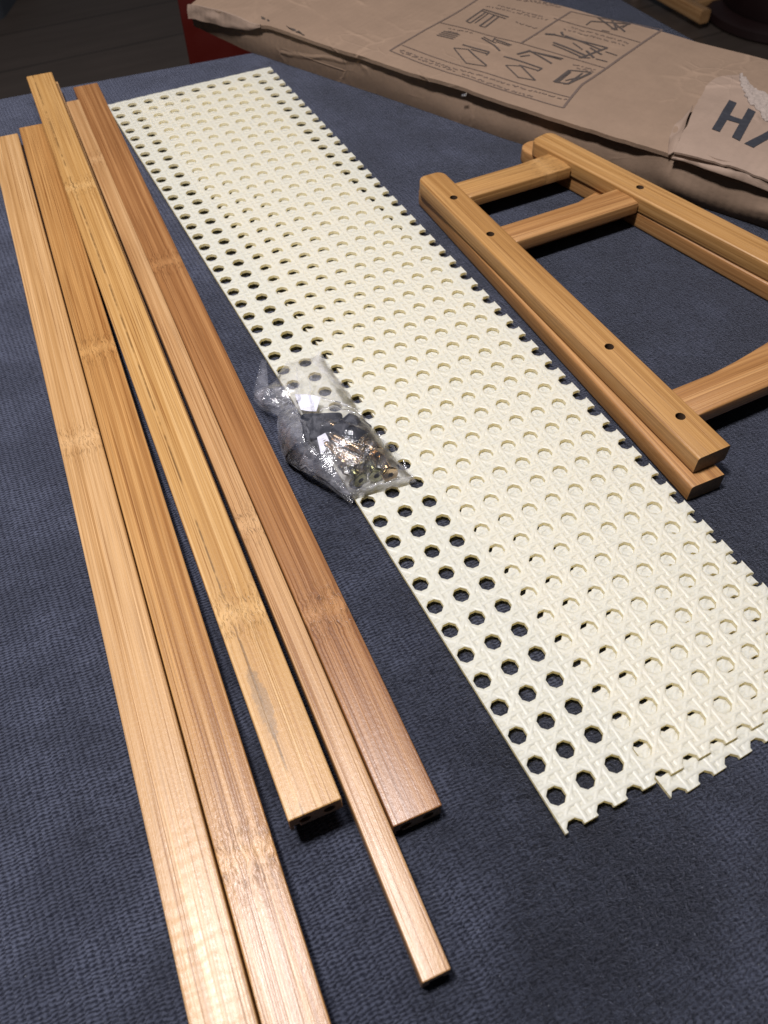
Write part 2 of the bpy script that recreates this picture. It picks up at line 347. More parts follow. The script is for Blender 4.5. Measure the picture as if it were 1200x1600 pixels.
# ------------------------------------------------------------------ bamboo slats
TAN = dict(light=(0.586, 0.361, 0.171), mid=(0.474, 0.266, 0.106), dark=(0.326, 0.159, 0.051))
ORG = dict(light=(0.520, 0.287, 0.103), mid=(0.403, 0.200, 0.063), dark=(0.260, 0.111, 0.029))
YEL = dict(light=(0.586, 0.357, 0.144), mid=(0.464, 0.253, 0.081), dark=(0.318, 0.147, 0.039))
PAL = dict(light=(0.541, 0.326, 0.155), mid=(0.439, 0.242, 0.101), dark=(0.301, 0.146, 0.053))
BRN = dict(light=(0.403, 0.200, 0.077), mid=(0.296, 0.132, 0.045), dark=(0.190, 0.074, 0.023))
def slat(name, label, far, near, width, thick, z0, cols, nodes_y=(), seed=0.0, dowels=True, group=None, slim=False, **kw):
    """far, near: centre of the top face at its two ends (x, y)."""
    f = Vector(far); n = Vector(near); c = (f + n) / 2; d = f - n; L = d.length; ang = math.atan2(-d.x, d.y)
    hw = width / 2; r = 0.0011
    prof = [(-hw, 0), (hw, 0), (hw, thick), (-hw, thick)]
    if slim: prof = [(-hw, 0), (-hw + 0.0035, 0), (-hw + 0.0035, 0.0055), (hw - 0.0028, 0.0055), (hw - 0.0028, 0.002), (hw, 0.002), (hw, thick), (-hw, thick)]
    else: prof = [(-hw, 0), (-hw + 0.0016, 0), (-hw + 0.0016, 0.0042), (-hw + 0.0042, 0.0042), (-hw + 0.0042, 0.0012), (hw, 0.0012), (hw, thick), (-hw, thick)]
    big = []                                   # round only the outer edges
    nn = len(prof)
    for i, p in enumerate(prof):
        p = Vector(p)
        if p.y > thick - 1e-6 or (abs(p.x) > hw - 1e-6):
            a = (Vector(prof[i - 1]) - p).normalized(); b = (Vector(prof[(i + 1) % nn]) - p).normalized(); rr = r if p.y > thick - 1e-6 else 0.0006
            for q in range(4):
                t = q / 3; big.append(tuple((p + a * rr) * (1 - t) ** 2 + p * 2 * t * (1 - t) + (p + b * rr) * t * t))
        else: big.append(tuple(p))
    ys = [-L / 2, -L / 2 + 0.0004] + [-L / 2 + L * q / 12 for q in range(1, 12)] + [L / 2 - 0.0004, L / 2]
    rings = []
    for q, yy in enumerate(ys):
        o = inset_outline(big, 0.0003) if q in (0, len(ys) - 1) else big
        bow = 0.0006 * math.sin(yy / L * 3.0 + seed)
        rings.append(([(a + bow, b) for a, b in o], yy))
    nodes = [(Vector((0, yn)) - c).y / math.cos(ang) for yn in nodes_y]
    mat = bamboo(name + '_bamboo_%d' % int(seed), nodes=nodes, seed=seed, **cols, **kw)
    root = empty(name, (c.x, c.y, z0), ang)
    hol = []
    if dowels: hol = [circle(-width * 0.22, thick * 0.52, 0.0026), circle(width * 0.24, thick * 0.52, 0.0026)]
    vs, fs = prism(rings, hol, 0.010, 'y')
    me = mesh('slat_body', vs, fs); me.materials.append(mat); me.materials.append(M_END); me.materials.append(M_HOLE)
    o = link('slat_body', me, mat, root, True, 32)
    for p in me.polygons:
        if abs(p.normal.y) > 0.9: p.material_index = 1
        elif abs(p.center.y) > L / 2 - 0.011 and p.area < 2.5e-5 and abs(p.normal.y) < 0.3 and 0.003 < p.center.z < thick - 0.002 and abs(p.center.x) < hw - 0.002: p.material_index = 2
    tag(root, label, 'bamboo slat', group or 'loose bamboo slats laid side by side')
    return root
slat('bamboo_board', 'pale tan bamboo slat, leftmost of the loose slats, running off the bottom edge', (-0.0989, -0.0172), (-0.1553, -0.7310), 0.0229, 0.012, 0.0, TAN, (-0.398,), 1.0, ripple=0.00009, rough=0.36)
slat('bamboo_board', 'golden tan bamboo slat second from the left, tight against the leftmost slat', (-0.0732, -0.0105), (-0.1312, -0.7280), 0.0229, 0.012, 0.0, ORG, (-0.324, -0.655), 12.0, rough=0.33)
slat('bamboo_board', 'yellowish bamboo slat raised on another slat, with a brown stain near its close end', (-0.0503, 0.0550), (-0.0939, -0.6555), 0.0226, 0.012, 0.0121, YEL, (-0.150, -0.556), 23.0, rough=0.38, stain=(-0.0050, -0.303), cracks=-0.0052)
slat('bamboo_board', 'mostly hidden bamboo slat underneath the raised yellowish slat', (-0.0462, 0.0630), (-0.0935, -0.6420), 0.0226, 0.012, 0.0, PAL, (-0.2,), 31.0)
slat('bamboo_rail', 'thin square bamboo stick reaching closest to the camera, between yellowish and brown slats', (-0.0317, 0.0180), (-0.0789, -0.7264), 0.0118, 0.012, 0.0, PAL, (-0.093, -0.500), 44.0, dowels=False, slim=True, rough=0.36)
slat('bamboo_board', 'reddish brown bamboo slat, darkest of the slats, lying beside the cream cane sheet', (-0.0143, 0.0428), (-0.0577, -0.6727), 0.0222, 0.012, 0.0, BRN, (-0.256, -0.566), 57.0, rough=0.33)

# ------------------------------------------------------------------ plastic cane sheets
def cane_sheet(name, label, i0, i1, j0, j1, x0, x1, y0, y1, loc, rz, wave, phx=0.0, phy=0.0):
    """hole centres at whole multiples of PITCH in the sheet's own axes; cut to x0..x1, y0..y1."""
    bm = bmesh.new(); P = PITCH; R = 0.00402 / math.cos(math.pi / 8)
    for i in range(i0, i1 + 1):
        for j in range(j0, j1 + 1):
            cx, cy = i * P, j * P
            inn = [bm.verts.new((cx + R * math.cos(math.radians(22.5 + 45 * q)), cy + R * math.sin(math.radians(22.5 + 45 * q)), 0)) for q in range(8)]
            h = P / 2; ou = [bm.verts.new((cx + a * h, cy + b * h, 0)) for a, b in ((1, 0), (1, 1), (0, 1), (-1, 1), (-1, 0), (-1, -1), (0, -1), (1, -1))]
            for q in range(8):     # inner q lies between outer q and q+1
                bm.faces.new((ou[q], ou[(q + 1) % 8], inn[q])); bm.faces.new((inn[q], ou[(q + 1) % 8], inn[(q + 1) % 8]))
    bmesh.ops.remove_doubles(bm, verts=bm.verts, dist=1e-5)
    for co, no in (((x0, 0, 0), (-1, 0, 0)), ((x1, 0, 0), (1, 0, 0)), ((0, y0, 0), (0, -1, 0)), ((0, y1, 0), (0, 1, 0))):
        bmesh.ops.bisect_plane(bm, geom=bm.verts[:] + bm.edges[:] + bm.faces[:], dist=1e-6, plane_co=co, plane_no=no, clear_outer=True)
    for f in bm.faces:
        if f.normal.z < 0: f.normal_flip()
    T = 0.0021
    r = bmesh.ops.extrude_face_region(bm, geom=bm.faces[:])
    # the extruded copy becomes the top, edged by a narrow softened rim
    tops = [v for v in r['geom'] if isinstance(v, bmesh.types.BMVert)]
    for v in tops: v.co.z += T
    bmesh.ops.recalc_face_normals(bm, faces=bm.faces)
    for v in bm.verts: v.co.z += wave(v.co.x, v.co.y)
    me = bpy.data.meshes.new(name); bm.to_mesh(me); bm.free()
    o = link(name, me, M_CANE); o.location = loc; o.rotation_euler = (0, 0, rz)
    return tag(o, label, 'cane sheet', 'cream plastic cane webbing sheets')
lower_w = lambda x, y: 0.0001
upper_w = lambda x, y: 0.0005 * (1 + math.sin(y * 14 + x * 9)) * (1 if x > 0.03 else max(0.0, (x + 0.0054) / 0.0354)) * 0.5
cane_sheet('cane_sheet', 'upper cream plastic cane sheet with rows of dark holes along its left side', -1, 10, -47, 1, -0.0054, 0.1526, -0.7048, 0.0114, (0, 0, 0.0026), 0.0, upper_w)
rl = math.radians(2.25)
cane_sheet('cane_sheet', 'lower cream plastic cane sheet, jutting out under the near right end of the upper one', -1, 8, -47, 1, -0.0038, 0.1075, -0.7046, 0.0052, (0.0197, -0.0097, 0.0002), rl, lower_w)

# ------------------------------------------------------------------ bamboo side frames
FR1 = dict(light=(0.510, 0.288, 0.109), mid=(0.403, 0.210, 0.068), dark=(0.270, 0.125, 0.035))
FR2 = dict(light=(0.469, 0.253, 0.098), mid=(0.367, 0.178, 0.061), dark=(0.245, 0.106, 0.033))
def rail(parent, far, near, width, thick, zbase, mat, holes=(), endr=0.007):
    f = Vector(far); n = Vector(near); c = (f + n) / 2; d = f - n; L = d.length; ang = math.atan2(-d.x, d.y); hw = width / 2
    o = [(-hw, -L / 2), (hw, -L / 2)]
    for cx, a0 in ((hw - endr, 0), (-hw + endr, 90)):
        for q in range(7):
            a = math.radians(a0 + 90 * q / 6); o.append((cx + endr * math.cos(a), L / 2 - endr + endr * math.sin(a)))
    rr = 0.0016; rings = []
    for q in range(5):
        a = math.pi / 2 * q / 4; rings.append((inset_outline(o, rr * (1 - math.sin(a)), (0, 1)), rr * (1 - math.cos(a))))
    for q in range(5):
        a = math.pi / 2 * q / 4; rings.append((inset_outline(o, rr * (1 - math.cos(a)), (0, 1)), thick - rr + rr * math.sin(a)))
    hs = []
    for hx, hy in holes:
        v = Vector((hx, hy)) - c; ux = v.x * math.cos(-ang) - v.y * math.sin(-ang); uy = v.x * math.sin(-ang) + v.y * math.cos(-ang)
        hs.append(circle(ux, uy, 0.0029))
    vs, fs = prism(rings, hs, 0.0085)
    me = mesh('side_rail', vs, fs); me.materials.append(mat); me.materials.append(M_END); me.materials.append(M_HOLE)
    ob = link('side_rail', me, mat, parent, True, 35); ob.location = (c.x, c.y, zbase); ob.rotation_euler = (0, 0, ang)
    for p in me.polygons:
        if p.normal.y < -0.95 and abs(p.center.y + L / 2) < 1e-4: p.material_index = 1
        elif hs and thick - 0.0088 < p.center.z < thick - 0.0003 and abs(p.center.x) < hw - 0.004 and abs(p.center.y) < L / 2 - 0.005: p.material_index = 2
    return ob
def crossbar(parent, x0, x1, yfar, ynear, z0, z1, mat, flare=0.0, flare_at=0.55, tilt=0.0):
    n = 14; far = []; near = []
    for q in range(n + 1):
        t = q / n; x = x0 + (x1 - x0) * t; e = max(0.0, (t - flare_at) / (1 - flare_at))
        far.append((x, yfar + flare * e * (0.75 + 0.25 * e) + tilt * t)); near.append((x, ynear + tilt * t))
    o = near + far[::-1]; rr = 0.0010; keep = ()
    rings = [(inset_outline(o, rr), z0), (o, z0 + rr), (o, z1 - rr), (inset_outline(o, rr * 0.35), z1 - rr * 0.3), (inset_outline(o, rr), z1)]
    cx = (x0 + x1) / 2; cy = (yfar + ynear) / 2
    rings = [([(a - cx, b - cy) for a, b in p], h) for p, h in rings]
    vs, fs = prism(rings); ob = link('crossbar', mesh('crossbar', vs, fs), mat, parent, True, 40); ob.location = (cx, cy, 0); return ob
BD = Vector((0.2205, -0.9754))
mA = bamboo('frame_rail_left', nodes=(), seed=3.0, coarse=0.7, rough=0.40, **FR1); mB = bamboo('frame_rail_right', nodes=(), seed=14.0, coarse=0.55, rough=0.40, **FR1)
mC = [bamboo('frame_bar_%d' % q, nodes=((0.028,) if q == 0 else ()), seed=60.0 + q * 7, axis='x', coarse=0.8, rough=0.42, **(FR2 if q else FR1)) for q in range(3)]
mD = bamboo('lower_frame_bamboo', nodes=(), seed=25.0, rough=0.42, **FR2); mDx = bamboo('lower_frame_bar_bamboo', nodes=(), seed=29.0, axis='x', rough=0.42, **FR2)
fu = empty('side_frame', (0.23, -0.42, 0.0)); tag(fu, 'bamboo ladder shaped side frame with screw holes, upper of the stacked pair', 'bamboo frame', 'stacked bamboo side frames')
off = Vector((-0.23, -0.42 * -1))
def sh(p): return (p[0] - 0.23, p[1] + 0.42)
zb = 0.0122
rail(fu, sh((0.1760, -0.2590)), sh((0.1740, -0.5797)), 0.0222, 0.0120, zb, mA, [sh(p) for p in ((0.1750, -0.550), (0.1757, -0.4837), (0.1747, -0.3489), (0.1756, -0.2966))])
b0 = Vector((0.2815, -0.2500)); b1 = b0 + BD * 0.345
rail(fu, sh(b0), sh(b1), 0.0228, 0.0120, zb, mB, [sh((0.3031, -0.3495))])
def bx_at(y, side): return b0.x + (b0.y - y) * 0.226 + side * 0.0117
for q, (yf, yn, fl, at) in enumerate(((-0.2748, -0.2972, 0.0035, 0.62), (-0.3398, -0.3612, 0.0015, 0.7), (-0.5288, -0.5517, 0.020, 0.22))):
    crossbar(fu, 0.1856 - 0.23, bx_at((yf + yn) / 2, -1) + 0.0012 - 0.23, yf + 0.42, yn + 0.42, zb - 0.0008, 0.0210, mC[q], fl, at)
fl_ = empty('side_frame', (0.23, -0.42, 0.0)); tag(fl_, 'bamboo side frame underneath, peeking out at the far and near ends of the upper frame', 'bamboo frame', 'stacked bamboo side frames')
rail(fl_, sh((0.1790, -0.2535)), sh((0.1676, -0.5875)), 0.0225, 0.0118, 0.0002, mD)
c0 = Vector((0.2808, -0.2345)); c1 = c0 + Vector((0.2075, -1.0)).normalized() * 0.345
rail(fl_, sh(c0), sh(c1), 0.0228, 0.0118, 0.0002, mD, endr=0.0105)
for yf, yn, fl, at in ((-0.2600, -0.2810, 0.004, 0.6), (-0.3300, -0.3500, 0.011, 0.55), (-0.5200, -0.5400, 0.012, 0.3)):
    crossbar(fl_, 0.1868 - 0.23, c0.x + (c0.y - (yf + yn) / 2) * 0.2075 - 0.0113 - 0.23, yf + 0.42, yn + 0.42, 0.0012, 0.0098, mDx, fl, at)

# ------------------------------------------------------------------ cardboard box
BO = Vector((0.147, 0.071)); BA = Vector((0.438, -0.899)); BN = Vector((0.899, 0.438))
bang = math.atan2(BA.y, BA.x)
box = empty('cardboard_box', (BO.x, BO.y, 0), bang)      # own axes: x = along the box, y = across it (away), z up
tag(box, 'long flat brown cardboard box with printed diagrams and a torn end, behind the frames', 'cardboard box')
def nz(a, b, s, o=0.0): return noise.noise(Vector((a * s + o, b * s - o, o * 1.7)))
def top_z(a, b):
    z = 0.0330 + 0.0013 * nz(a, b, 14) + 0.0005 * nz(a, b, 40, 5)
    e = math.exp(-max(0, b + 0.002) / 0.018)
    z -= 0.0022 * e * (0.5 + 0.5 * nz(a, 0, 9, 2))                                # the front edge bows down a little
    z -= 0.0050 * math.exp(-max(0, a + 0.066) / 0.020) * (0.3 + 0.7 * e)           # crushed left end
    z -= 0.0040 * e * math.exp(-((a - 0.02) / 0.016) ** 2)
    return z
def grid(fn, us, vs_, thick=None):
    V = []; F = []
    nu, nv = len(us), len(vs_)
    for u in us:
        for v in vs_: V.append(fn(u, v, 0))
    if thick:
        for u in us:
            for v in vs_: V.append(fn(u, v, 1))
    N = nu * nv
    for i in range(nu - 1):
        for j in range(nv - 1):
            q = (i * nv + j, (i + 1) * nv + j, (i + 1) * nv + j + 1, i * nv + j + 1); F.append(q)
            if thick: F.append(tuple(N + t for t in q[::-1]))
    if thick:
        rim = [i * nv for i in range(nu)] + [(nu - 1) * nv + j for j in range(1, nv)] + [i * nv + nv - 1 for i in range(nu - 2, -1, -1)] + [j for j in range(nv - 2, 0, -1)]
        for q in range(len(rim)):
            a, b = rim[q], rim[(q + 1) % len(rim)]; F.append((a, a + N, b + N, b))
    return V, F
def lin(a, b, n): return [a + (b - a) * q / n for q in range(n + 1)]
BW = 0.1925; BL0, BL1 = -0.066, 0.66
def f_top(a, t, k):
    b = -0.0022 + 0.0010 * nz(a, 0, 25, 3) + (BW + 0.002) * t
    if t < 0.001: b += 0.0006 * nz(a, 0, 120, 8)
    return (a, b, top_z(a, b) - (0.0030 if k else 0))
V, F = grid(f_top, lin(BL0, BL1, 170), [0, 0.006, 0.015, 0.03, 0.05, 0.08] + lin(0.12, 1, 20), True)
link('top_panel', mesh('top_panel', V, F), M_CARD, box, True, 50)
def f_front(a, t, k):
    slit = max(0.0, min(1.0, (a - 0.19) / 0.05, (0.438 - a) / 0.02))
    z = 0.0002 + (top_z(a, 0) - 0.0034 - 0.0026 * slit) * t
    b = 0.0006 + 0.0042 * slit * t * t + 0.0016 * nz(a, t * 0.04, 9, 2) + 0.0004 * nz(a, t * 0.03, 45, 4) - 0.0016 * math.sin(math.pi * t)
    if a > 0.44: b -= 0.0050 * min(1, (a - 0.44) / 0.02) * math.sin(math.pi * min(1, t * 0.9 + 0.1)) * (0.8 + 0.5 * nz(a, t * 0.05, 22, 6))
    if a < 0.0: z += 0.006 * min(1, -a / 0.06) * (1 - t)
    return (a, b + (0.0030 if k else 0), z)
V, F = grid(f_front, lin(-0.067, BL1, 150), lin(0, 1, 10), True)
link('front_panel', mesh('front_panel', V, F), M_CARD, box, True, 50)
def f_back(a, t, k): return (a, BW - 0.0045 + (0.0030 if k else 0) + 0.0007 * nz(a, t * 0.03, 30), 0.0002 + (top_z(a, BW) - 0.0040) * t)
V, F = grid(f_back, lin(-0.065, BL1, 60), lin(0, 1, 3), True); link('back_panel', mesh('back_panel', V, F), M_CARD, box, True, 50)
def f_bot(a, t, k): return (a, 0.0065 + (BW - 0.012) * t, 0.0010 + (0.003 if k else 0) + (0.006 * min(1, -a / 0.06) if a < 0 else 0))
V, F = grid(f_bot, lin(-0.066, BL1, 20), lin(0, 1, 2), True); link('bottom_panel', mesh('bottom_panel', V, F), M_CARD, box, True, 50)
def f_end(s, t, k):
    b = 0.003 + (BW - 0.008) * s; z = 0.006 + (top_z(BL0, b) - 0.0095) * t
    return (-0.068 + 0.003 * t + 0.003 * nz(s * 0.2, t * 0.03, 40) + 0.002 * math.sin(math.pi * t) - (0.003 if k else 0), b, z)
V, F = grid(f_end, lin(0, 1, 24), lin(0, 1, 8), True); link('end_flap', mesh('end_flap', V, F), M_CARD, box, True, 50)
def f_fold(a, t, k):       # buckled strip of the crushed corner, hanging over the front at the left end
    w = min(1, max(0, (0.030 - a) / 0.03)); z = top_z(max(a, BL0), 0) + 0.0006 - (0.0100 * w + 0.002) * t
    return (a, -0.0016 - 0.0018 * math.sin(math.pi * 0.55 * t) * w - 0.0015 * nz(a, t * 0.03, 55, 9) - (0.0016 if k else 0), z + 0.0016 * nz(a, t * 0.03, 45, 1) * t)
V, F = grid(f_fold, lin(-0.0675, 0.032, 36), lin(0, 1, 8), True); link('crushed_edge', mesh('crushed_edge', V, F), M_CARD2, box, True, 50)

# the torn printed flap lying on the right end
FO = [(0.4520, -0.004), (0.4450, 0.030), (0.4375, 0.062), (0.4330, 0.085), (0.4290, 0.104), (0.4300, 0.120), (0.4360, 0.131), (0.4440, 0.1350),
      (0.4530, 0.128), (0.4620, 0.118), (0.4730, 0.111), (0.4830, 0.106), (0.4960, 0.108), (0.5120, 0.101), (0.5300, 0.104), (0.56, 0.098), (0.60, 0.102), (0.645, 0.097), (0.645, -0.006)]
def flap_z(a, b):
    d = min(1.0, max(0, a - 0.428 - (0.135 - b) * 0.10) / 0.02)
    return 0.0366 + 0.0030 * d + 0.0040 * math.exp(-((b - 0.05) / 0.03) ** 2) * (1 - d) + 0.0035 * math.exp(-((a - 0.50) / 0.05) ** 2 - ((b - 0.02) / 0.05) ** 2) + 0.0013 * nz(a, b, 45, 4) + 0.0016 * math.exp(-max(0, b - 0.085) / 0.02 * 0 - ((b - 0.118) / 0.02) ** 2) - 0.0045 * math.exp(-max(0, b + 0.005) / 0.008)
def poly_sheet(outline, fn, step, thick, jag=0.0, seed=3):
    rnd = random.Random(seed); pts = []
    n = len(outline)
    for i in range(n):
        a = Vector(outline[i]); b = Vector(outline[(i + 1) % n]); k = max(1, int((b - a).length / step))
        for q in range(k):
            p = a.lerp(b, q / k)
            if jag: p = p + Vector((rnd.uniform(-jag, jag), rnd.uniform(-jag, jag)))
            pts.append(p)
    nb = len(pts); xs = [p.x for p in pts]; ys = [p.y for p in pts]
    y = min(ys)
    row = 0
    while y < max(ys):
        x = min(xs) + (step / 2 if row % 2 else 0)
        while x < max(xs):
            pts.append(Vector((x + rnd.uniform(-1, 1) * step * 0.22, y + rnd.uniform(-1, 1) * step * 0.22))); x += step
        y += step * 0.87; row += 1
    v2, _, f2, _, _, _ = delaunay_2d_cdt(pts, [], [list(range(nb))], 1, 1e-6)
    N = len(v2); V = [(p.x, p.y, fn(p.x, p.y)) for p in v2]; F = [tuple(f) for f in f2]
    if thick:
        V += [(p.x, p.y, fn(p.x, p.y) - thick) for p in v2]
        cnt = {}
        for f in f2:
            for q in range(len(f)):
                e = (f[q], f[(q + 1) % len(f)]); cnt[tuple(sorted(e))] = cnt.get(tuple(sorted(e)), []) + [e]
        F += [tuple(N + t for t in f[::-1]) for f in f2]
        for es in cnt.values():
            if len(es) == 1: a, b = es[0]; F.append((b, a, a + N, b + N))
    return V, F
V, F = poly_sheet(FO, flap_z, 0.006, 0.0014, 0.0006)
flap = link('torn_flap', mesh('torn_flap', V, F), M_CARD2, box, True, 50); flap['label'] = 'torn flap with big dark letters and a ragged pulpy edge'
TE = [(0.4440, 0.1350), (0.4530, 0.128), (0.4620, 0.118), (0.4730, 0.111), (0.4830, 0.106), (0.4960, 0.108), (0.5120, 0.101), (0.5300, 0.104), (0.56, 0.098),
      (0.56, 0.046), (0.535, 0.047), (0.515, 0.050), (0.506, 0.058), (0.499, 0.066), (0.490, 0.070), (0.481, 0.083), (0.472, 0.088), (0.463, 0.099), (0.451, 0.119)]
V, F = poly_sheet(TE, lambda a, b: flap_z(a, b) + 0.0008 + 0.0016 * noise.noise(Vector((a * 420, b * 420, 2))), 0.0022, 0.0020, 0.0010, 5)
link('torn_edge', mesh('torn_edge', V, F), M_TORN, flap)
# creased paper lip along the front of the flap
def f_lip(a, t, k):
    ph = 0.0030 * nz(a, t * 0.04, 60, 12)
    return (a, -0.001 - 0.0055 * t + ph, flap_z(a, 0.0) - 0.0022 - 0.0050 * t + 0.0022 * math.sin(t * 7 + a * 30) - (0.001 if k else 0))
V, F = grid(f_lip, lin(0.452, 0.645, 60), lin(0, 1, 8), True); link('creased_lip', mesh('creased_lip', V, F), M_CARD2, flap, True, 60)
# gusset where the flap is folded over the top panel
def f_gus(s_, t, k):
    a = 0.4520 - 0.0175 * s_; b = -0.002 + 0.068 * s_
    return (a - 0.0085 * t * math.sin(math.pi * (0.15 + 0.8 * s_)) + 0.0008 * nz(a, b, 90), b - 0.002 * t, flap_z(a, b) - 0.0005 - (flap_z(a, b) - top_z(a, b) - 0.0006) * t ** 0.7 + 0.0022 * math.sin(math.pi * t) * math.sin(s_ * 9) - (0.0009 if k else 0))
V, F = grid(f_gus, lin(0, 1, 30), lin(0, 1, 8), True); link('folded_gusset', mesh('folded_gusset', V, F), M_CARD2, flap, True, 60)
# lettering printed on the flap
def ribbon(pts, w, zfn, lift, step=0.004, V=None, F=None):
    P = []
    for i in range(len(pts) - 1):
        a = Vector(pts[i]); b = Vector(pts[i + 1]); k = max(1, int((b - a).length / step))
        for q in range(k + (1 if i == len(pts) - 2 else 0)): P.append(a.lerp(b, q / k))
    st = len(V)
    for i, p in enumerate(P):
        d = (P[min(i + 1, len(P) - 1)] - P[max(i - 1, 0)]).normalized(); nn = Vector((-d.y, d.x)) * w / 2
        for q in (p + nn, p - nn): V.append((q.x, q.y, zfn(q.x, q.y) + lift))
    for i in range(len(P) - 1): F.append((st + 2 * i, st + 2 * i + 1, st + 2 * i + 3, st + 2 * i + 2))
def quadpatch(p00, p10, p11, p01, zfn, lift, n, V, F):
    st = len(V)
    for i in range(n + 1):
        for j in range(n + 1):
            a = Vector(p00).lerp(Vector(p10), i / n); b = Vector(p01).lerp(Vector(p11), i / n); q = a.lerp(b, j / n); V.append((q.x, q.y, zfn(q.x, q.y) + lift))
    for i in range(n):
        for j in range(n): t = st + i * (n + 1) + j; F.append((t, t + n + 1, t + n + 2, t + 1))
V = []; F = []
U = Vector((-0.0090, 0.0565)); Rv = Vector((0.0190, -0.0060)); w = Vector((0.0070, -0.0021))
s1 = Vector((0.4640, 0.0315)); s2 = s1 + Vector((0.0176, -0.0055))
for s in (s1, s2): quadpatch(s, s + w, s + w + U, s + U, flap_z, 0.00045, 10, V, F)
quadpatch(s1 + w + U * 0.43, s2 + U * 0.45, s2 + U * 0.60, s1 + w + U * 0.58, flap_z, 0.00045, 5, V, F)
link('lettering', mesh('lettering', V, F), M_INK, flap)
V = []; F = []
a0 = Vector((0.4925, 0.0225)); ap = a0 + Vector((0.010, 0.047)); a2 = a0 + Vector((0.0300, -0.0085)); apr = ap + Vector((0.006, -0.002))
quadpatch(a0, a0 + Vector((0.008, -0.0022)), apr, ap, flap_z, 0.0004, 8, V, F); quadpatch(a2, a2 + Vector((0.008, -0.0022)), apr, ap, flap_z, 0.0004, 8, V, F)
link('lettering', mesh('lettering', V, F), M_INK, flap)

